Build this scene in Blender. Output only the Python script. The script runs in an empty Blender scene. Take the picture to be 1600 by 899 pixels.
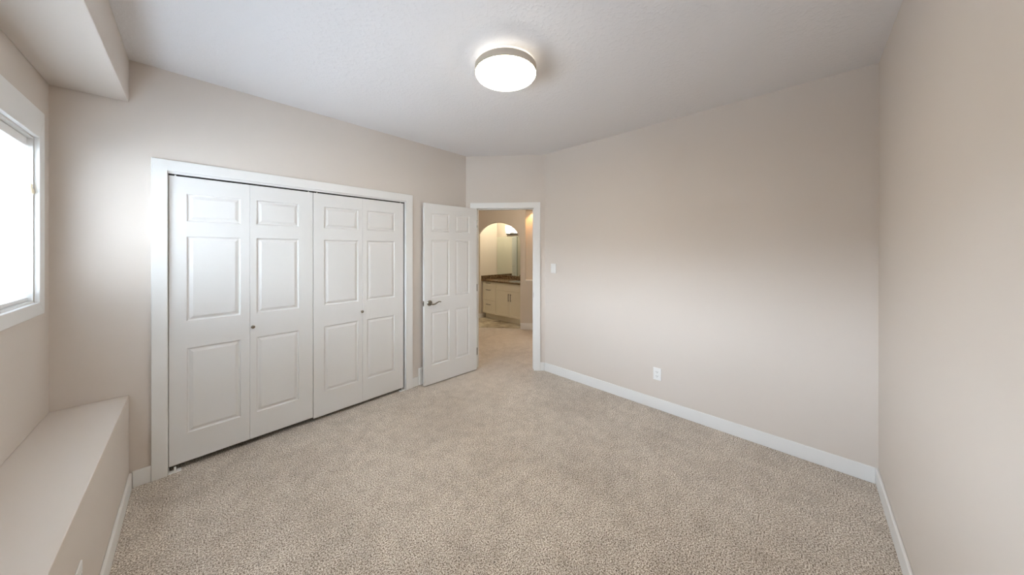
import bpy, bmesh, math, random
from math import sin, cos, pi, radians as R
random.seed(4)
SC = bpy.context.scene
COL = SC.collection

# ---------------------------------------------------------------- camera, light, exposure
EYE = 1.52
PHI = 43.9
cd = bpy.data.cameras.new('camera'); cam = bpy.data.objects.new('camera', cd); COL.objects.link(cam)
cd.sensor_width = 36.0; cd.sensor_fit = 'HORIZONTAL'; cd.lens = 36*478/1600
cd.shift_y = -57.5/1600; cd.clip_start = .02
cam.location = (0, 0, EYE); cam.rotation_euler = (R(90), 0, R(PHI-90))
SC.camera = cam
SC.view_settings.view_transform = 'Standard'; SC.view_settings.look = 'None'
SC.view_settings.gamma = 1; SC.view_settings.use_curve_mapping = False
SC.view_settings.exposure = 0.36
SC.cycles.use_denoising = True
SC.cycles.max_bounces = 16; SC.cycles.diffuse_bounces = 10; SC.cycles.transparent_max_bounces = 16
SC.cycles.sample_clamp_indirect = 8

SKY = 57.0           # bright overcast sky; snowy ground below, darker houses and fence at the horizon
LAMP = 44.0          # bedroom ceiling lamp diffuser
w = bpy.data.worlds.new('sky'); SC.world = w; w.use_nodes = True
nt = w.node_tree; nt.nodes.clear()
tc = nt.nodes.new('ShaderNodeTexCoord'); sp = nt.nodes.new('ShaderNodeSeparateXYZ'); rp = nt.nodes.new('ShaderNodeValToRGB')
bg = nt.nodes.new('ShaderNodeBackground'); wo = nt.nodes.new('ShaderNodeOutputWorld'); mp = nt.nodes.new('ShaderNodeMapRange')
mp.inputs[1].default_value = -1; mp.inputs[2].default_value = 1
nt.links.new(tc.outputs['Generated'], sp.inputs[0]); nt.links.new(sp.outputs[2], mp.inputs[0]); nt.links.new(mp.outputs[0], rp.inputs[0])
el = rp.color_ramp.elements
def stop(z, c, k):
    e = el.new((z+1)/2); e.color = (c[0]*k, c[1]*k, c[2]*k, 1)
el[0].color = (.30,.32,.34,1); el[1].color = (.70,.84,1.0,1)
for z_, c_, k_ in ((-.5,(.80,.90,1.0),.34), (-.30,(.82,.91,1.0),.20), (-.2,(.85,.93,1),.035), (.06,(.85,.93,1),.035), (.16,(.74,.87,1.0),.8), (.4,(.70,.84,1.0),1.0)): stop(z_, c_, k_)
nt.links.new(rp.outputs[0], bg.inputs[0]); bg.inputs[1].default_value = SKY; nt.links.new(bg.outputs[0], wo.inputs[0])

WY0, WY1, WZ0, WZ1 = .72, 2.873, 1.252, 2.108     # window opening (y and z range)
XW = -.574                                          # inner face of the window wall
def light(name, kind, loc, energy, color=(1,1,1), rot=(0,0,0), **kw):
    d = bpy.data.lights.new(name, kind); d.energy = energy; d.color = color
    for k, v in kw.items(): setattr(d, k, v)
    o = bpy.data.objects.new(name, d); o.location = loc; o.rotation_euler = rot; COL.objects.link(o); return o
pl = light('window_portal', 'AREA', (-.74, (WY0+WY1)/2, (WZ0+WZ1)/2), 1, rot=(0, R(-90), 0), shape='RECTANGLE', size=WZ1-WZ0, size_y=WY1-WY0)
pl.data.cycles.is_portal = True

# ---------------------------------------------------------------- materials
def mat(name, color, rough=.6, metal=0, spec=.5):
    m = bpy.data.materials.new(name); m.use_nodes = True
    b = m.node_tree.nodes['Principled BSDF']
    b.inputs['Base Color'].default_value = (*color, 1); b.inputs['Roughness'].default_value = rough
    b.inputs['Metallic'].default_value = metal; b.inputs['Specular IOR Level'].default_value = spec
    return m
def nodes(m): return m.node_tree.nodes, m.node_tree.links, m.node_tree.nodes['Principled BSDF']
def objcoord(m):
    n, l, b = nodes(m); t = n.new('ShaderNodeTexCoord'); return t.outputs['Object']
def noise(m, vec, scale, detail=3, rough=.5):
    n, l, b = nodes(m); x = n.new('ShaderNodeTexNoise'); x.inputs['Scale'].default_value = scale
    x.inputs['Detail'].default_value = detail; x.inputs['Roughness'].default_value = rough
    l.new(vec, x.inputs['Vector']); return x.outputs['Fac']
def ramp(m, fac, stops):
    n, l, b = nodes(m); r = n.new('ShaderNodeValToRGB'); e = r.color_ramp.elements
    e[0].position, e[0].color = stops[0][0], (*stops[0][1], 1)
    e[1].position, e[1].color = stops[-1][0], (*stops[-1][1], 1)
    for p, c in stops[1:-1]:
        x = e.new(p); x.color = (*c, 1)
    l.new(fac, r.inputs[0]); return r.outputs[0]
def bump(m, fac, strength, dist):
    n, l, b = nodes(m); x = n.new('ShaderNodeBump'); x.inputs['Strength'].default_value = strength
    x.inputs['Distance'].default_value = dist; l.new(fac, x.inputs['Height']); l.new(x.outputs[0], b.inputs['Normal'])
def mix(m, fac, a, c, mode='MIX'):
    n, l, b = nodes(m); x = n.new('ShaderNodeMix'); x.data_type = 'RGBA'; x.blend_type = mode
    if isinstance(fac, float): x.inputs[0].default_value = fac
    else: l.new(fac, x.inputs[0])
    l.new(a, x.inputs[6]); l.new(c, x.inputs[7]); return x.outputs[2]

def wall_paint(name, c):
    m = mat(name, c, .75, spec=.25)
    v = objcoord(m); bump(m, noise(m, v, 260, 3), .05, .002); return m
PAINT = wall_paint('beige_wall_paint', (.625, .570, .520))
BATHP = wall_paint('bath_wall_paint', (.62, .57, .50))

CEIL = mat('stipple_ceiling', (.74, .73, .74), .9, spec=.1)
v = objcoord(CEIL); n1 = noise(CEIL, v, 38, 6, .66)
bump(CEIL, ramp(CEIL, n1, [(.50, (0,0,0)), (.62, (1,1,1))]), .30, .003)

CARPET = mat('carpet_pile', (.4,.35,.3), .95, spec=.05)
nd, lk, bs = nodes(CARPET); v = objcoord(CARPET)
fine = noise(CARPET, v, 150, 3, .8)
mid = noise(CARPET, v, 11, 5, .65)
big = noise(CARPET, v, 1.5, 6, .6)
cf = ramp(CARPET, fine, [(.38, (.045,.028,.016)), (.45, (.32,.255,.19)), (.51, (.66,.57,.475)), (.585, (.99,.94,.87))])
cm = ramp(CARPET, mid, [(.32, (.80,.79,.78)), (.6, (1.0,1.0,1.0))])
cb = ramp(CARPET, big, [(.38, (.86,.85,.84)), (.58, (1.0,1.0,1.0))])
c2 = mix(CARPET, 1.0, cf, cm, 'MULTIPLY'); c3 = mix(CARPET, 1.0, c2, cb, 'MULTIPLY')
lk.new(c3, bs.inputs['Base Color']); bump(CARPET, fine, .6, .008)
bs.inputs['Sheen Weight'].default_value = .25

TRIM = mat('white_trim_paint', (.75,.75,.74), .42)
DOOR = mat('white_door_paint', (.70,.695,.685), .6, spec=.15)
dn = noise(DOOR, objcoord(DOOR), 120, 2); bump(DOOR, dn, .03, .001)
PLASTIC = mat('white_plastic', (.80,.80,.79), .3)
NICKEL = mat('satin_nickel', (.30,.28,.24), .24, 1)
BAND = mat('brushed_nickel_band', (.62,.56,.48), .38, 1)
DARK = mat('dark_slot', (.02,.02,.02), .6)
BLACKM = mat('dark_bronze', (.05,.045,.04), .4, .7)
CREAM = mat('cream_wood', (.75,.66,.48), .5)
VINYL = mat('white_vinyl', (.82,.82,.82), .35)
CORD = mat('white_cord', (.75,.75,.72), .8)
CAB = mat('cream_cabinet_paint', (.74,.69,.57), .4)

SLAT = bpy.data.materials.new('blind_slat'); SLAT.use_nodes = True
n_, l_ = SLAT.node_tree.nodes, SLAT.node_tree.links; b_ = n_['Principled BSDF']
b_.inputs['Base Color'].default_value = (.84,.85,.86,1); b_.inputs['Roughness'].default_value = .75; b_.inputs['Specular IOR Level'].default_value = .2
tr = n_.new('ShaderNodeBsdfTranslucent'); tr.inputs[0].default_value = (.8,.85,.9,1)
mx = n_.new('ShaderNodeMixShader'); mx.inputs[0].default_value = .05
l_.new(b_.outputs[0], mx.inputs[1]); l_.new(tr.outputs[0], mx.inputs[2]); l_.new(mx.outputs[0], n_['Material Output'].inputs[0])

GLASS = bpy.data.materials.new('window_glass'); GLASS.use_nodes = True
n_, l_ = GLASS.node_tree.nodes, GLASS.node_tree.links
tp = n_.new('ShaderNodeBsdfTransparent'); gl = n_.new('ShaderNodeBsdfGlossy'); gl.inputs['Roughness'].default_value = .02
mx = n_.new('ShaderNodeMixShader'); mx.inputs[0].default_value = .06
l_.new(tp.outputs[0], mx.inputs[1]); l_.new(gl.outputs[0], mx.inputs[2]); l_.new(mx.outputs[0], n_['Material Output'].inputs[0])

MIRROR = mat('mirror_silver', (.80,.86,.80), .01, 1)
MEDGE = mat('green_glass_edge', (.05,.12,.08), .2)

def emit(name, color, strength):
    m = bpy.data.materials.new(name); m.use_nodes = True
    b = m.node_tree.nodes['Principled BSDF']
    b.inputs['Base Color'].default_value = (.9,.9,.88,1)
    b.inputs['Emission Color'].default_value = (*color, 1); b.inputs['Emission Strength'].default_value = strength
    return m
DIFF = emit('lit_acrylic', (1.0,.90,.74), LAMP)
HALO = emit('lit_acrylic_upper', (1.0,.90,.74), .75)
SHADE = emit('lit_vanity_glass', (1.0,.93,.78), 9.0)

STONE = mat('brown_granite', (.2,.13,.07), .25)
v = objcoord(STONE); nd, lk, bs = nodes(STONE)
lk.new(ramp(STONE, noise(STONE, v, 34, 6, .7), [(.35,(.03,.018,.01)), (.5,(.12,.075,.038)), (.66,(.32,.23,.14))]), bs.inputs['Base Color'])
TILE = mat('slate_tile', (.4,.36,.28), .3)
v = objcoord(TILE); nd, lk, bs = nodes(TILE)
tn = ramp(TILE, noise(TILE, v, 3.2, 6, .65), [(.32,(.16,.12,.075)), (.47,(.36,.30,.21)), (.60,(.62,.56,.44)), (.72,(.75,.71,.6))])
bk = nd.new('ShaderNodeTexBrick'); bk.offset = .5; bk.inputs['Scale'].default_value = 1.0
bk.inputs['Brick Width'].default_value = .6; bk.inputs['Row Height'].default_value = .3; bk.inputs['Mortar Size'].default_value = .004
lk.new(v, bk.inputs['Vector']); lk.new(mix(TILE, bk.outputs['Fac'], tn, ramp(TILE, bk.outputs['Fac'], [(0,(.25,.22,.17)), (1,(.25,.22,.17))])), bs.inputs['Base Color'])

# ---------------------------------------------------------------- helpers
class Frame:
    """a wall's own axes: t along it, n out of it into the room, z up"""
    def __init__(s, o, u, n): s.o, s.u, s.n = o, u, n
    def __call__(s, t, n, z): return (s.o[0]+s.u[0]*t+s.n[0]*n, s.o[1]+s.u[1]*t+s.n[1]*n, z)
def fr(p, q, side):
    L = math.hypot(q[0]-p[0], q[1]-p[1]); u = ((q[0]-p[0])/L, (q[1]-p[1])/L)
    return Frame(p, u, (u[1]*side, -u[0]*side))
WORLD = Frame((0,0), (1,0), (0,1))
C = fr((-.288, 3.115), (2.44, 3.172), 1)            # closet wall, t to the right
D = fr((2.44, 3.172), (3.085, 2.39), 1)             # diagonal wall with the doorway
LW = fr((3.085, 2.39), (3.085, -.338), 1)           # long right-hand wall
RW = fr((3.085, -.338), (-.574, -.338), 1)          # wall behind on the right
WW = fr((XW, -.338), (XW, 3.109), 1)                # window wall
LG = fr((-.288, -.338), (-.288, 3.115), 1)          # low ledge face
A1 = (4.3748, 3.9866)
AW = Frame(A1, D.u, D.n)                            # wall with the arch beyond the hall
E0, E1 = (1.772, 3.0555), (2.494, 3.022)
EL = fr(E0, E1, 1)                                  # open entry door leaf

class MB:
    def __init__(s): s.bm = bmesh.new()
    def poly(s, pts):
        return s.bm.faces.new([s.bm.verts.new(p) for p in pts])
    def prism(s, F, pts, n0, n1):
        """outline pts (t,z) extruded from n0 to n1"""
        a = [s.bm.verts.new(F(t, n0, z)) for t, z in pts]; b = [s.bm.verts.new(F(t, n1, z)) for t, z in pts]
        k = len(pts); s.bm.faces.new(a); s.bm.faces.new(b[::-1])
        for i in range(k): s.bm.faces.new([a[i], b[i], b[(i+1)%k], a[(i+1)%k]])
    def box(s, F, t0, t1, n0, n1, z0, z1):
        s.prism(F, [(t0,z0),(t1,z0),(t1,z1),(t0,z1)], n0, n1)
    def flat(s, pts, z0, z1):
        s.bm.faces.ensure_lookup_table()
        a = [s.bm.verts.new((x,y,z0)) for x,y in pts]; b = [s.bm.verts.new((x,y,z1)) for x,y in pts]
        k = len(pts); s.bm.faces.new(a); s.bm.faces.new(b[::-1])
        for i in range(k): s.bm.faces.new([a[i], b[i], b[(i+1)%k], a[(i+1)%k]])
    def lathe(s, c, axis, prof, seg=32):
        """prof: (radius, distance along axis)"""
        ax = axis.normalized() if hasattr(axis,'normalized') else axis
        from mathutils import Vector
        ax = Vector(axis).normalized(); e = Vector((0,0,1)) if abs(ax.z) < .9 else Vector((1,0,0))
        p = ax.cross(e).normalized(); q = ax.cross(p); c = Vector(c)
        rings = []
        for r, h in prof:
            if r < 1e-6: rings.append([s.bm.verts.new(c+ax*h)])
            else: rings.append([s.bm.verts.new(c+ax*h+(p*cos(2*pi*i/seg)+q*sin(2*pi*i/seg))*r) for i in range(seg)])
        for A, B in zip(rings, rings[1:]):
            for i in range(seg):
                j = (i+1) % seg
                if len(A) == 1 and len(B) == 1: continue
                if len(A) == 1: s.bm.faces.new([A[0], B[i], B[j]])
                elif len(B) == 1: s.bm.faces.new([A[i], A[j], B[0]])
                else: s.bm.faces.new([A[i], A[j], B[j], B[i]])
    def tube(s, pts, rad, seg=10):
        from mathutils import Vector
        pts = [Vector(p) for p in pts]; rings = []
        if not isinstance(rad, (list, tuple)): rad = [rad]*len(pts)
        for i, p in enumerate(pts):
            d = (pts[min(i+1, len(pts)-1)]-pts[max(i-1, 0)]).normalized()
            e = Vector((0,0,1)) if abs(d.z) < .9 else Vector((1,0,0))
            a = d.cross(e).normalized(); b = d.cross(a)
            rings.append([s.bm.verts.new(p+(a*cos(2*pi*k/seg)+b*sin(2*pi*k/seg))*rad[i]) for k in range(seg)])
        for A, B in zip(rings, rings[1:]):
            for k in range(seg): s.bm.faces.new([A[k], A[(k+1)%seg], B[(k+1)%seg], B[k]])
        s.bm.faces.new(rings[0][::-1]); s.bm.faces.new(rings[-1])
    def build(s, name, m, parent=None, bevel=0, smooth=False):
        bmesh.ops.recalc_face_normals(s.bm, faces=s.bm.faces)
        me = bpy.data.meshes.new(name); s.bm.to_mesh(me); s.bm.free(); me.materials.append(m)
        o = bpy.data.objects.new(name, me); COL.objects.link(o)
        if smooth:
            for p in me.polygons: p.use_smooth = True
            if smooth != 'all':
                me.set_sharp_from_angle(angle=R(35))
        if bevel:
            b = o.modifiers.new('bevel', 'BEVEL'); b.width = bevel; b.segments = 2; b.limit_method = 'ANGLE'; b.angle_limit = R(40)
        if parent:
            o.parent = parent; o.matrix_parent_inverse = parent.matrix_basis.inverted()
        return o
def tag(o, label=None, cat=None, group=None, kind=None):
    for k, x in (('label', label), ('category', cat), ('group', group), ('kind', kind)):
        if x: o[k] = x
    return o
def empty(name, loc, label, cat=None, kind=None, group=None):
    o = bpy.data.objects.new(name, None); COL.objects.link(o); o.location = loc; o.empty_display_size = .1
    return tag(o, label, cat, group, kind)
def structure(mb, name, m, label, cat, bevel=0):
    return tag(mb.build(name, m, None, bevel), label, cat, None, 'structure')
def quick(name, m, parent, F, *a, bevel=0):
    b = MB(); b.box(F, *a); return b.build(name, m, parent, bevel)

def hole_wall(F, t0, t1, z0, z1, holes, n0, n1):
    """wall slab with rectangular holes, closed mesh built from a grid of cells"""
    ts = sorted({t0, t1, *[h[0] for h in holes], *[h[1] for h in holes]}); zs = sorted({z0, z1, *[h[2] for h in holes], *[h[3] for h in holes]})
    mb = MB(); vv = {}
    def V(i, j, n):
        k = (i, j, n)
        if k not in vv: vv[k] = mb.bm.verts.new(F(ts[i], n, zs[j]))
        return vv[k]
    def solid(i, j):
        if i < 0 or j < 0 or i >= len(ts)-1 or j >= len(zs)-1: return False
        a, b = (ts[i]+ts[i+1])/2, (zs[j]+zs[j+1])/2
        return not any(h[0] < a < h[1] and h[2] < b < h[3] for h in holes)
    for i in range(len(ts)-1):
        for j in range(len(zs)-1):
            if not solid(i, j): continue
            for n in (n0, n1): mb.bm.faces.new([V(i,j,n), V(i+1,j,n), V(i+1,j+1,n), V(i,j+1,n)])
            for (di, dj, a, b) in ((-1,0,(i,j),(i,j+1)), (1,0,(i+1,j),(i+1,j+1)), (0,-1,(i,j),(i+1,j)), (0,1,(i,j+1),(i+1,j+1))):
                if not solid(i+di, j+dj): mb.bm.faces.new([V(*a,n0), V(*b,n0), V(*b,n1), V(*a,n1)])
    return mb

# ---------------------------------------------------------------- room shell
H = 2.74
mb = MB()   # bedroom, closet and hall share one carpet
mb.flat([(XW-.25,-.5), (3.2,-.5), (3.2,2.2), (6.0,2.2), (A1[0]+D.u[0]*1.9+.05, A1[1]+D.u[1]*1.9+.06), (A1[0]-D.u[0]*2.95+.054, A1[1]-D.u[1]*2.95+.045), (2.40,6.35), (2.40,4.0), (XW-.25,4.0)], -.08, 0)
structure(mb, 'floor', CARPET, 'speckled beige brown cut-pile carpet of the bedroom and hall', 'floor')
mb = MB()
mb.flat([(A1[0]-D.u[0]*2.95+.055, A1[1]-D.u[1]*2.95+.046), (A1[0]+D.u[0]*1.9+.051, A1[1]+D.u[1]*1.9+.061), (5.3,6.9), (2.40,6.9)], -.08, .004)
structure(mb, 'floor', TILE, 'brown and cream stone tile floor of the bathroom past the arch', 'floor')
mb = MB(); mb.flat([(XW-.25,-.5), (3.2,-.5), (6.0,2.1), (6.0,6.9), (2.40,6.9), (2.40,4.0), (XW-.25,4.0)], H, H+.1)
structure(mb, 'ceiling', CEIL, 'off-white stippled ceiling over the bedroom', 'ceiling')

# closet opening t .165-1.885, up to z 2.052
CO = (.150, 1.900, -.01, 2.062)
structure(hole_wall(C, -.32, 2.76, 0, H, [(CO[0], CO[1], 0, CO[3])], -.11, 0), 'wall_closet', PAINT, 'beige wall around the white bifold closet doors', 'wall')
DO = (.122, .887, 0, 2.082)
structure(hole_wall(D, -.045, 1.06, 0, H, [(DO[0], DO[1], 0, DO[3])], -.115, 0), 'wall_back', PAINT, 'narrow angled wall holding the open doorway', 'wall')
mb = MB(); mb.box(LW, -.02, 2.73, -.12, 0, 0, H)
structure(mb, 'wall_right', PAINT, 'long bare beige wall right of the doorway with switch and outlet', 'wall')
mb = MB(); mb.box(RW, -.12, 3.85, -.12, 0, 0, H)
structure(mb, 'wall_front', PAINT, 'bare beige wall at the right edge of the picture', 'wall')
yo = .338
structure(hole_wall(WW, -.12, 3.56, 0, H, [(WY0+yo, WY1+yo, WZ0, WZ1)], -.20, 0), 'wall_left', PAINT, 'beige wall holding the window with white blinds', 'wall')
mb = MB(); mb.box(LG, -.0, 3.448, -.2862, 0, 0, .60)
structure(mb, 'trim_1', PAINT, 'low beige painted ledge box running under the window', 'ledge', .003)
mb = MB(); mb.box(LG, -.0, 3.448, -.2862, 0, 2.466, H-.001)
structure(mb, 'trim_2', PAINT, 'boxed beige ceiling bulkhead above the window', 'bulkhead', .003)
# unseen wall added outside to keep oblique daylight off the closet doors
mb = MB(); mb.box(WORLD, -6.0, -.85, .33, .63, -.6, 3.2)
structure(mb, 'wall_light_block', mat('light_block_grey', (.55,.54,.52), .9), 'plain unseen wall added beside the window to block oblique daylight', 'wall')
# closet inside
mb = MB(); mb.box(C, -.3, 2.2, -.85, -.80, 0, H); mb.box(C, -.32, -.27, -.80, -.11, 0, H); mb.box(C, 2.15, 2.2, -.80, -.11, 0, H)
structure(mb, 'wall_closet_inside', PAINT, 'plain walls inside the closed closet', 'wall')

# hall and bathroom walls
mb = MB(); mb.box(WORLD, 2.40, 2.50, 3.33, 6.9, 0, H)
structure(mb, 'wall_hall_left', BATHP, 'hall wall hidden behind the open bedroom door', 'wall')
mb = MB(); mb.box(WORLD, 3.205, 6.0, 2.1, 2.2, 0, H)
structure(mb, 'wall_hall_right', BATHP, 'hall wall right of the bedroom doorway', 'wall')
mb = MB(); mb.box(WORLD, 5.0, 5.1, 3.40, 6.8, 0, H)
structure(mb, 'wall_bath_right', BATHP, 'bathroom wall that carries the mirror and light bar', 'wall')
mb = MB(); mb.box(WORLD, 2.50, 5.1, 6.8, 6.9, 0, H)
structure(mb, 'wall_bath_back', BATHP, 'far bathroom wall seen only in the mirror', 'wall')
mb = MB(); mb.box(WORLD, 4.47, 5.0, 5.30, 5.42, 0, H)
structure(mb, 'wall_bath_stub', BATHP, 'short bathroom wall at the left end of the vanity', 'wall')

# arch wall: outline with a round-headed opening, and a niche to the right
AT0, AT1, SPR, RAD = -.866, 0.0, 1.642, .433
TH = .14
def arch_wall():
    mb = MB(); seg = 28
    arc = [(AT0+RAD-RAD*cos(pi*k/seg), SPR+RAD*sin(pi*k/seg)) for k in range(seg+1)]
    N0, N1, NZ0, NZ1 = .099, .62, .952, 2.36
    pieces = [[(-2.9,0),(AT0,0),(AT0,SPR),(AT0,H),(-2.9,H)]]
    for k in range(seg): pieces.append([arc[k], arc[k+1], (arc[k+1][0], H), (arc[k][0], H)])
    pieces += [[(AT1,0),(N0,0),(N0,NZ0),(N0,NZ1),(N0,H),(AT1,H),(AT1,SPR)], [(N0,0),(N1,0),(N1,NZ0),(N0,NZ0)], [(N0,NZ1),(N1,NZ1),(N1,H),(N0,H)],
               [(N1,0),(2.25,0),(2.25,H),(N1,H),(N1,NZ1),(N1,NZ0)]]
    for p in pieces:
        for n in (0, -TH): mb.poly([AW(t, n, z) for t, z in p])
    def side(a, b): mb.poly([AW(a[0],0,a[1]), AW(b[0],0,b[1]), AW(b[0],-TH,b[1]), AW(a[0],-TH,a[1])])
    ring = [(AT0,0)] + arc + [(AT1,0)]
    for a, b in zip(ring, ring[1:]): side(a, b)
    nr = [(N0,NZ0),(N1,NZ0),(N1,NZ1),(N0,NZ1),(N0,NZ0)]
    for a, b in zip(nr, nr[1:]): side(a, b)
    for a, b in (((-2.9,0),(-2.9,H)), ((2.25,0),(2.25,H)), ((-2.9,0),(AT0,0)), ((AT1,0),(2.25,0))): side(a, b)
    mb.box(AW, N0-.02, N1+.02, -TH-.02, -TH+.001, NZ0-.02, NZ1+.02)
    bmesh.ops.remove_doubles(mb.bm, verts=mb.bm.verts, dist=.0002)
    return mb
structure(arch_wall(), 'wall_arch', BATHP, 'beige hall wall with a round-topped arch into the bathroom', 'wall')
mb = MB(); mb.box(AW, .094, .625, -TH+.004, .012, .935, .953)
structure(mb, 'trim_3', TRIM, 'white sill at the bottom of the lit hall niche', 'sill', .003)

# ---------------------------------------------------------------- trim and baseboards
def casing(F, t0, t1, z1, wl, wr, wt, th=.018):
    mb = MB(); P = mb.prism
    P(F, [(t0-wl,.0),(t0,.0),(t0,z1),(t0-wl,z1+wt)], 0, th)
    P(F, [(t1,.0),(t1+wr,.0),(t1+wr,z1+wt),(t1,z1)], 0, th)
    P(F, [(t0-wl,z1+wt),(t0,z1),(t1,z1),(t1+wr,z1+wt)], 0, th)
    bmesh.ops.remove_doubles(mb.bm, verts=mb.bm.verts, dist=.0001)
    return mb
def jamb(mb, F, h, depth, th=.016, proud=.002):
    t0, t1, _, z1 = h
    mb.box(F, t0, t0+th, -depth, proud, 0, z1-th); mb.box(F, t1-th, t1, -depth, proud, 0, z1-th); mb.box(F, t0, t1, -depth, proud, z1-th, z1)
mb = casing(C, .163, 1.888, 2.060, .071, .078, .075)
jamb(mb, C, CO, .11)
structure(mb, 'trim_4', TRIM, 'flat white casing around the closet opening', 'door casing', .0025)
mb = casing(D, .137, .871, 2.064, .08, .085, .07)
jamb(mb, D, DO, .115)
mb.box(D, DO[0]+.016, DO[0]+.028, -.075, -.04, 0, DO[3]-.016); mb.box(D, DO[1]-.028, DO[1]-.016, -.075, -.04, 0, DO[3]-.016); mb.box(D, DO[0]+.016, DO[1]-.016, -.075, -.04, DO[3]-.03, DO[3]-.016)
structure(mb, 'trim_5', TRIM, 'white casing around the bedroom doorway', 'door casing', .0025)
# window casing: picture frame and thin lining
mb = MB(); a0, a1, b0, b1, cw = WY0+yo, WY1+yo, WZ0, WZ1, .075
for p in ([(a0-cw,b0-.067),(a1+cw,b0-.067),(a1,b0),(a0,b0)], [(a0-cw,b1+.145),(a1+cw,b1+.145),(a1,b1),(a0,b1)],
          [(a0-cw,b0-.067),(a0,b0),(a0,b1),(a0-cw,b1+.145)], [(a1+cw,b0-.067),(a1,b0),(a1,b1),(a1+cw,b1+.145)]):
    mb.prism(WW, p, 0, .018)
structure(mb, 'trim_6', TRIM, 'wide white casing framing the window', 'window casing', .0025)
mb = MB(); th = .010
mb.box(WW, a0, a1, -.12, .0, b0, b0+th); mb.box(WW, a0, a1, -.12, .0, b1-th, b1)
mb.box(WW, a0, a0+th, -.12, .0, b0+th, b1-th); mb.box(WW, a1-th, a1, -.12, .0, b0+th, b1-th)
structure(mb, 'trim_7', TRIM, 'white lining and sill inside the window recess', 'window lining')

BH, BT = .105, .013
def baseboard(name, F, t0, t1, label, extra=()):
    mb = MB(); mb.box(F, t0, t1, 0, BT, 0, BH)
    for G, s0, s1 in extra: mb.box(G, s0, s1, 0, BT, 0, BH)
    return structure(mb, name, TRIM, label, 'baseboard', .004)
baseboard('baseboard_closet', C, .013, .092, 'white baseboard on both sides of the closet casing', [(C, 1.966, 2.04), (C, 2.36, 2.71)])
baseboard('baseboard_ledge', LG, 0, 3.435, 'white baseboard along the foot of the window ledge')
baseboard('baseboard_right', LW, .0, 2.715, 'white baseboard along the long right wall', [(D, .956, 1.005)])
baseboard('baseboard_front', RW, .0, 3.36, 'white baseboard at the foot of the right edge wall')
BH = .122
baseboard('baseboard_hall', AW, .0, 2.0, 'white baseboard in the hall right of the arch')
BH = .10
baseboard('baseboard_bath', fr((4.30,5.30),(4.53,5.30),1), .157, .225, 'white baseboard at the foot of the short bathroom wall', [(fr((4.47,5.42),(4.47,5.30),1), 0, .12)])

# ---------------------------------------------------------------- window and blinds
wi = empty('window_1', (-.69, 1.97, WZ0), 'white vinyl window behind the blinds', 'window', 'structure')
mb = MB(); mb.box(WW, a0, a1, -.18, -.12, b0, b0+.05); mb.box(WW, a0, a1, -.18, -.12, b1-.05, b1)
mb.box(WW, a0, a0+.05, -.18, -.12, b0+.05, b1-.05); mb.box(WW, a1-.05, a1, -.18, -.12, b0+.05, b1-.05)
m0 = (a0+a1)/2; mb.box(WW, m0-.025, m0+.025, -.18, -.12, b0+.05, b1-.05)
mb.build('window_frame', VINYL, wi, .004)
quick('glass_pane', GLASS, wi, WW, a0+.05, m0-.025, -.152, -.149, b0+.05, b1-.05)
quick('glass_pane', GLASS, wi, WW, m0+.025, a1-.05, -.152, -.149, b0+.05, b1-.05)

bl = empty('window_blind', (-.61, 1.97, WZ1-.012), 'white horizontal slat blind with cords hanging inside the window casing', 'blind')
s0, s1 = a0+.016, a1-.016
XB = -.036          # slat centre, behind the wall face
mb = MB(); mb.box(WW, s0, s1, XB-.026, XB+.020, b1-.055, b1-.011); mb.build('headrail', VINYL, bl, .003)
N = 17; ztop = b1-.078; zbot = b0+.052
slat_mesh = None
tilt = R(-10)
for k in range(N):
    z = ztop-(ztop-zbot)*k/(N-1)
    if slat_mesh is None:
        mb = MB(); pts = []
        for i in range(7):
            s = -.025+.05*i/6; c = .0018*(1-(s/.025)**2)
            pts.append((s*cos(tilt)-c*sin(tilt)*-1, -s*sin(tilt)+c*cos(tilt)))
        top = [(x, y+.0013) for x, y in pts]; bot = [(x, y-.0013) for x, y in pts]
        ring = top+bot[::-1]
        A = [mb.bm.verts.new((x, (s1-s0)/2, y)) for x, y in ring]; B = [mb.bm.verts.new((x, -(s1-s0)/2, y)) for x, y in ring]
        for i in range(len(ring)): mb.bm.faces.new([A[i], A[(i+1)%14], B[(i+1)%14], B[i]])
        mb.bm.faces.new(A); mb.bm.faces.new(B[::-1])
        o = mb.build('slat', SLAT); slat_mesh = o.data
    else:
        o = bpy.data.objects.new('slat', slat_mesh); COL.objects.link(o)
    o.parent = bl; o.location = (XW+XB-bl.location.x, (WY0+WY1)/2-bl.location.y, z-bl.location.z)
mb = MB(); mb.box(WW, s0, s1, XB-.024, XB+.022, b0+.012, b0+.030); mb.build('bottom_rail', VINYL, bl, .003)
for yy in (WY0+.15, 1.55, 2.35, WY1-.17):
    mb = MB()
    for dx in (-.0225, .0215): mb.tube([(XW+XB+dx, yy, b0+.02), (XW+XB+dx, yy, b1-.05)], .0008, 6)
    mb.build('ladder_cord', CORD, bl)
pc = MB(); xx = XW-.004
pc.tube([(xx-.008, 2.858-.02, b1-.03), (xx-.002, 2.842, b1-.10), (xx, 2.84, 1.85)], .0012, 6)
pcord = pc.build('pull_cord', CORD, bl)
mb = MB(); mb.lathe((xx, 2.84, 1.862), (0,0,-1), [(.0,0),(.006,.001),(.0085,.008),(.007,.016),(.011,.028),(.0145,.042),(.013,.052),(0,.054)], 16)
tg = mb.build('cord_tassel', CREAM, bl, smooth=True); tag(tg, 'cream wooden cord tassel')

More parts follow.
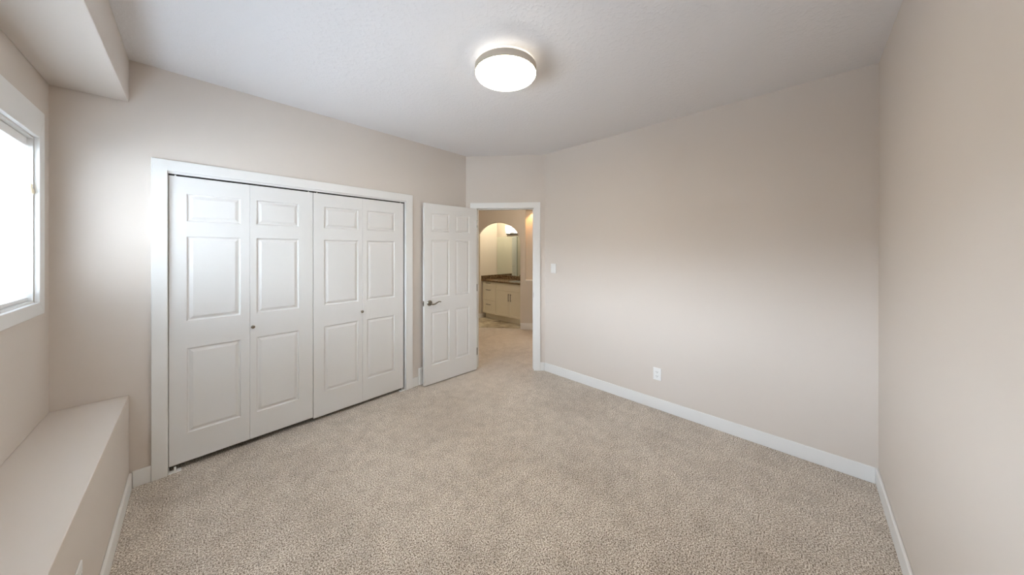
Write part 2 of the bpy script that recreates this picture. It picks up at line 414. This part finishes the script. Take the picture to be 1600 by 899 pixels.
# ---------------------------------------------------------------- moulded panel doors
PR = [(0,0), (.003,-.008), (.011,-.010), (.031,-.001)]
def panel_leaf(F, t0, t1, z0, z1, nf, nb, rects, both=False):
    mb = MB()
    ts = sorted({t0, t1, *[r[0] for r in rects], *[r[1] for r in rects]}); zs = sorted({z0, z1, *[r[2] for r in rects], *[r[3] for r in rects]})
    def face(n, sgn, detail):
        vv = {}
        def V(t, z, d=0):
            k = (round(t,5), round(z,5), round(d,5))
            if k not in vv: vv[k] = mb.bm.verts.new(F(t, n+sgn*d, z))
            return vv[k]
        for a, b in zip(ts, ts[1:]):
            for c, d in zip(zs, zs[1:]):
                hit = [r for r in rects if r[0] <= (a+b)/2 <= r[1] and r[2] <= (c+d)/2 <= r[3]] if detail else []
                if not hit: mb.bm.faces.new([V(a,c), V(b,c), V(b,d), V(a,d)])
        if detail:
            for r in rects:
                prev = None
                tt = [x for x in ts if r[0] <= x <= r[1]]; zz = [x for x in zs if r[2] <= x <= r[3]]
                # boundary ring with all grid points so the surface stays closed
                ringpts = [(x, r[2]) for x in tt] + [(r[1], z) for z in zz[1:]] + [(x, r[3]) for x in tt[::-1][1:]] + [(r[0], z) for z in zz[::-1][1:-1]]
                for ins, dep in PR:
                    cur = []
                    for (x, z) in ringpts:
                        cur.append(V(min(max(x, r[0]+ins), r[1]-ins), min(max(z, r[2]+ins), r[3]-ins), dep))
                    if prev:
                        for i in range(len(cur)):
                            j = (i+1) % len(cur); q = [prev[i], prev[j], cur[j], cur[i]]
                            u = [];
                            for x in q:
                                if x not in u: u.append(x)
                            if len(u) > 2: mb.bm.faces.new(u)
                    prev = cur
                u = []
                for x in prev:
                    if x not in u: u.append(x)
                mb.bm.faces.new(u)
        return V
    V0 = face(nf, 1, True); V1 = face(nb, -1, both)
    for a, b in zip(ts, ts[1:]):
        for z in (z0, z1): mb.bm.faces.new([V0(a,z), V0(b,z), V1(b,z), V1(a,z)])
    for c, d in zip(zs, zs[1:]):
        for t in (t0, t1): mb.bm.faces.new([V0(t,c), V0(t,d), V1(t,d), V1(t,c)])
    return mb
def knob(parent, F, t, n, z):
    mb = MB(); nn = F.n
    mb.lathe(F(t, n, z), (nn[0], nn[1], 0), [(.0,-.002),(.008,-.002),(.008,.002),(.0045,.005),(.0045,.012),(.010,.016),(.0135,.021),(.0125,.027),(.007,.030),(0,.0305)], 24)
    return tag(mb.build('knob', NICKEL, parent, smooth=True), 'small round nickel knob')
ZP = [(.243,.835), (1.027,1.618), (1.727,1.918)]
NF = -.004
def bifold(name, leaves, kn, label, zb):
    e = empty(name, C(leaves[0][0], NF, zb), label, 'closet door', 'structure')
    for (t0, t1, p0, p1) in leaves:
        panel_leaf(C, t0, t1, zb, 2.034, NF, NF-.03, [(p0, p1, a, b) for a, b in ZP]).build('door_leaf', DOOR, e, .0015)
    knob(e, C, kn, NF, .925)
    for t in (leaves[0][0]+.03, leaves[-1][1]-.03):
        mb = MB(); mb.tube([C(t, NF-.012, 2.032), C(t, NF-.012, 2.046)], .0045, 8); mb.build('pivot_pin', PLASTIC, e)
    return e
bifold('door_1', [(.1685,.5901,.253,.536), (.5909,1.0155,.631,.911)], .607, 'left pair of white six-panel bifold closet doors', .046)
bifold('door_2', [(1.0195,1.4392,1.105,1.398), (1.4400,1.8670,1.483,1.768)], 1.428, 'right pair of white six-panel bifold closet doors', .032)
tr_ = empty('bifold_track', C(1.02, -.02, 2.046), 'dark metal track above the closet doors', 'door track')
mb = MB(); mb.box(C, .167, 1.883, -.034, -.028, 2.036, 2.046); mb.box(C, .167, 1.883, -.010, -.008, 2.042, 2.046); mb.box(C, .167, 1.883, -.034, -.008, 2.0425, 2.046)
mb.build('rail', DARK, tr_)
for t, nm, lb in ((.167, 'left', 'small white pivot bracket on the carpet at the left closet jamb'), (1.843, 'right', 'small white pivot bracket on the carpet at the right closet jamb')):
    d = 1 if nm == 'left' else -1; b = t if nm == 'left' else 1.883
    mb = MB(); lo, hi = sorted((b, b+d*.06)); mb.box(C, lo, hi, -.03, .010, 0, .006); lo, hi = sorted((b, b+d*.003)); mb.box(C, lo, hi, -.03, .008, .006, .03)
    mb.lathe(C(b+d*.03, -.015, .006), (0,0,1), [(0,0),(.006,0),(.006,.026),(0,.026)], 12)
    tag(mb.build('pivot_bracket', PLASTIC, None, .001), lb, 'bracket')

# open entry door
en = empty('door_3', (*E1, .012), 'white six-panel bedroom door standing open against the closet wall', 'door', 'structure')
ez = [(.224,.822), (.990,1.645), (1.740,1.948)]
panel_leaf(EL, 0, .722, .012, 2.055, 0, -.035, [(p, q, a, b) for p, q in ((.086,.320),(.408,.605)) for a, b in ez], True).build('door_leaf', DOOR, en, .0015)
hz = .93
def lever(F, n, s, parent):
    nn = (F.n[0]*s, F.n[1]*s)
    G = Frame((F.o[0]+F.n[0]*n, F.o[1]+F.n[1]*n), F.u, nn)
    mb = MB(); mb.lathe(G(.064, 0, hz), (nn[0], nn[1], 0), [(0,-.001),(.032,-.001),(.032,.004),(.027,.010),(.014,.013),(.011,.018),(.011,.040),(0,.042)], 32)
    h = mb.build('door_handle', NICKEL, parent, smooth=True); tag(h, 'nickel lever handle')
    mb = MB(); pts = []; rr = []
    for i in range(17):
        q = i/16; pts.append(G(.058+.125*q, .045+.006*sin(pi*q), hz-.002+.010*sin(q*2*pi*.95)*(-1 if q < .5 else -1)+.006*q)); rr.append(.0105-.0055*q)
    mb.tube(pts, rr, 12); mb.build('lever', NICKEL, h, smooth=True)
    return h
lever(EL, 0, 1, en); lever(EL, -.035, -1, en)
mb = MB(); mb.box(EL, -.0015, .001, -.030, -.006, hz-.028, hz+.028); mb.box(EL, -.009, 0, -.023, -.012, hz-.007, hz+.007)
tag(mb.build('latch', NICKEL, en), 'nickel latch plate in the door edge')
for z in (.24, 1.05, 1.86):
    mb = MB(); mb.tube([EL(.728, -.004, z-.045), EL(.728, -.004, z+.045)], .0065, 10); mb.build('hinge', NICKEL, en)
sk = MB(); sk.box(D, DO[1]-.018, DO[1]-.0155, -.036, -.010, .925, .985)
tag(sk.build('strike_plate', NICKEL), 'small nickel strike plate in the right doorway jamb', 'strike plate')

# wall register behind the door
rg = empty('wall_register', C(2.2, 0, 0), 'low white wall register half hidden behind the open bedroom door', 'vent')
quick('register_frame', PLASTIC, rg, C, 2.043, 2.357, 0.0005, .022, .004, .192, bevel=.004)
for k in range(7): quick('louvre', TRIM, rg, C, 2.07, 2.33, .0225, .027, .03+k*.021, .042+k*.021)

# ---------------------------------------------------------------- switch and outlets
def plate(e, F, t0, t1, z0, z1):
    quick('cover_plate', PLASTIC, e, F, t0, t1, .0003, .0065, z0, z1, bevel=.0025)
sw = empty('light_switch', LW(.135, 0, 1.302), 'white rocker light switch right of the doorway', 'light switch')
plate(sw, LW, .098, .172, 1.243, 1.360)
quick('rocker', PLASTIC, sw, LW, .118, .152, .0067, .0105, 1.268, 1.335, bevel=.0015)
def outlet(F, t, z, label):
    e = empty('power_outlet', F(t, 0, z), label, 'outlet')
    plate(e, F, t-.036, t+.036, z-.0585, z+.0585)
    for dz in (-.02, .02):
        r = quick('socket', PLASTIC, e, F, t-.017, t+.017, .0067, .0085, z+dz-.014, z+dz+.014, bevel=.0015)
        mb = MB(); mb.box(F, t-.009, t-.0065, .0086, .0090, z+dz-.004, z+dz+.006); mb.box(F, t+.0065, t+.009, .0086, .0090, z+dz-.004, z+dz+.006)
        mb.lathe(F(t, .0086, z+dz-.009), (F.n[0], F.n[1], 0), [(0,0),(.0025,0),(.0025,.0004),(0,.0004)], 10)
        mb.build('slot', DARK, r)
    return e
outlet(LW, 1.358, .337, 'white duplex outlet low on the long right wall')
outlet(LG, 1.865+.338, .337, 'white outlet on the ledge face at the bottom left')

# ---------------------------------------------------------------- ceiling lamp
LX, LY = 1.377, 1.381
lm = empty('ceiling_light', (LX, LY, H), 'round flush ceiling light with nickel band and glowing white diffuser', 'ceiling light')
mb = MB(); mb.lathe((LX,LY,H), (0,0,-1), [(0,.0005),(.135,.0005),(.135,.034),(0,.034)], 48); mb.build('ceiling_pan', PLASTIC, lm, smooth=True)
mb = MB(); mb.lathe((LX,LY,H), (0,0,-1), [(.136,.0335),(.196,.0335),(.196,.0355),(.136,.0355)], 64)
bmesh.ops.remove_doubles(mb.bm, verts=mb.bm.verts, dist=.00001)
mb.bm.faces.ensure_lookup_table(); mb.build('clear_rim', GLASS, lm, smooth=True)
mb = MB(); mb.lathe((LX,LY,H), (0,0,-1), [(.189,.088),(.190,.098),(.186,.106),(.150,.110),(.08,.113),(0,.114)], 64); mb.build('diffuser', DIFF, lm, smooth=True)
mb = MB(); mb.lathe((LX,LY,H), (0,0,-1), [(0,.0365),(.188,.0365),(.190,.044),(.190,.0875),(0,.0875)], 64); mb.build('upper_diffuser', HALO, lm, smooth=True)
mb = MB(); mb.lathe((LX,LY,H), (0,0,-1), [(.1915,.053),(.195,.053),(.195,.097),(.1915,.097),(.1915,.053)], 64); mb.build('metal_band', BAND, lm, smooth=True)

# ---------------------------------------------------------------- bathroom vanity
VX, VY0, VY1 = 4.53, 4.10, 5.285
vn = empty('bathroom_vanity', (VX, 4.7, 0), 'cream shaker vanity cabinet with drawers beyond the arch', 'cabinet')
mb = MB(); mb.box(WORLD, VX+.02, 4.995, VY0, VY1, .12, .838); mb.box(WORLD, VX+.08, 4.99, VY0+.01, VY1-.01, .005, .12); mb.build('body', CAB, vn, .002)
VF = Frame((VX+.02, 0), (0,1), (-1,0))
def shaker(nm, t0, t1, z0, z1, rail=.045):
    mb = MB(); mb.box(VF, t0, t1, 0.001, .014, z0, z1)
    mb.box(VF, t0, t0+rail, .014, .020, z0, z1); mb.box(VF, t1-rail, t1, .014, .020, z0, z1)
    mb.box(VF, t0+rail, t1-rail, .014, .020, z0, z0+rail); mb.box(VF, t0+rail, t1-rail, .014, .020, z1-rail, z1)
    return mb.build(nm, CAB, vn, .001)
def pull(parent, a, b):
    mb = MB(); p, q = a, b
    mb.tube([VF(p[0], .045, p[1]), VF(q[0], .045, q[1])], .0055, 10)
    for f in (.12, .88):
        t, z = p[0]+(q[0]-p[0])*f, p[1]+(q[1]-p[1])*f; mb.tube([VF(t, .019, z), VF(t, .045, z)], .004, 8)
    mb.build('handle', BLACKM, parent)
for z0, z1 in ((.745,.83), (.425,.737), (.135,.417)):
    d = shaker('drawer', 4.858, 5.277, z0, z1, .03 if z0 > .7 else .045)
    zz = z1-.03 if z0 > .7 else z1-.085
    pull(d, (5.00, zz), (5.14, zz))
shaker('false_front', 4.108, 4.850, .680, .83, .035)
for t0, t1, h in ((4.418,4.850,4.445), (4.108,4.412,4.385)):
    d = shaker('door', t0, t1, .135, .672); pull(d, (h, .465), (h, .625))
ct = empty('vanity_countertop', (VX, 4.7, .84), 'brown granite countertop with backsplash on the vanity', 'countertop')
quick('counter_slab', STONE, ct, WORLD, VX-.03, 4.995, VY0-.01, 5.298, .8385, .868, bevel=.003)
quick('backsplash', STONE, ct, WORLD, 4.975, 4.996, VY0-.01, 5.298, .869, .955, bevel=.002)
quick('side_splash', STONE, ct, WORLD, VX-.03, 4.974, 5.277, 5.298, .869, .955, bevel=.002)
# basin and faucet, mostly hidden by the arch
mb = MB(); mb.lathe((4.76, 4.42, .8675), (0,0,1), [(0,.0012),(.17,.0012),(.175,.003),(.18,.0012),(.18,.0005),(0,.0005)], 32); tag(mb.build('sink', BLACKM, smooth=True), 'dark round sink set flush in the granite counter', 'sink')
mb = MB(); mb.lathe((4.93, 4.42, .8685), (0,0,1), [(0,0),(.025,0),(.022,.01),(.012,.02),(.012,.13),(0,.135)], 20)
mb.tube([(4.93,4.42,.985),(4.88,4.42,1.0),(4.83,4.42,.985)], .010, 12)
tag(mb.build('faucet', NICKEL, smooth=True), 'nickel faucet behind the bathroom sink', 'faucet')
mr = empty('vanity_mirror', (4.99, 4.9, .957), 'tall frameless mirror above the vanity backsplash', 'mirror')
quick('mirror_glass', MIRROR, mr, WORLD, 4.990, 4.9955, 4.652, 5.292, .957, 1.842)
quick('glass_edge', MEDGE, mr, WORLD, 4.9885, 4.9955, 4.640, 4.650, .957, 1.842)
mr = empty('vanity_mirror', (4.99, 4.4, .957), 'narrow mirror panel at the right beside the arch edge', 'mirror')
quick('mirror_glass', MIRROR, mr, WORLD, 4.990, 4.9955, 4.00, 4.636, .957, 1.842)
vl = empty('vanity_light', (4.98, 4.6, 1.93), 'dark bar vanity light with glowing glass shades above the mirror', 'wall light')
quick('mounting_bar', BLACKM, vl, WORLD, 4.955, 4.996, 4.25, 4.95, 1.885, 1.925, bevel=.004)
for y in (4.83, 4.60, 4.37):
    mb = MB(); mb.tube([(4.955,y,1.905),(4.90,y,1.905)], .012, 10); mb.lathe((4.90,y,1.895), (0,0,1), [(0,0),(.03,0),(.035,.015),(0,.016)], 20); a = mb.build('arm', BLACKM, vl)
    mb = MB(); mb.lathe((4.90,y,1.912), (0,0,1), [(0,0),(.04,0),(.055,.05),(.065,.16),(0,.16)], 24); mb.build('glass_shade', SHADE, vl, smooth=True)
# pale door added on the far bathroom wall to give the mirror a pale reflection
e = empty('door_4', (3.3, 6.79, 0), 'white door added on the far bathroom wall for its mirror reflection', 'door', 'structure')
BW = fr((2.6, 6.799), (3.6, 6.799), 1)
panel_leaf(BW, .1, .86, .01, 2.03, .03, .004, [(.2,.42,.22,.83),(.54,.76,.22,.83),(.2,.42,1.0,1.9),(.54,.76,1.0,1.9)]).build('door_leaf', DOOR, e)

# ---------------------------------------------------------------- added unseen fill lights of the hall and bathroom, and the niche spot
hl = empty('hall_fill_light', (3.9, 3.4, H), 'round fill light added under the hall ceiling, out of view', 'ceiling light')  # added warm source out of view, brightens the hall
mb = MB(); mb.lathe((3.75,3.15,H), (0,0,-1), [(0,.001),(.14,.001),(.14,.03),(.13,.05),(.08,.07),(0,.078)], 32); mb.build('fill_bowl', emit('hall_fill_glow', (1,.82,.62), 38), hl, smooth=True)
light('bath_back_fill', 'AREA', (3.1, 6.2, H-.02), 9, (1,.90,.72), shape='DISK', size=.3)  # added fill past the stub wall, brightens what the mirror reflects
light('bath_fill', 'AREA', (4.62, 4.75, H-.02), 11, (1,.86,.62), shape='DISK', size=.3)  # added fill above the vanity, no fixture modelled
nc = AW(.30, -.07, 2.33)
light('niche_spot', 'SPOT', nc, 14, (1,.50,.19), spot_size=R(110), spot_blend=.5, shadow_soft_size=.02)
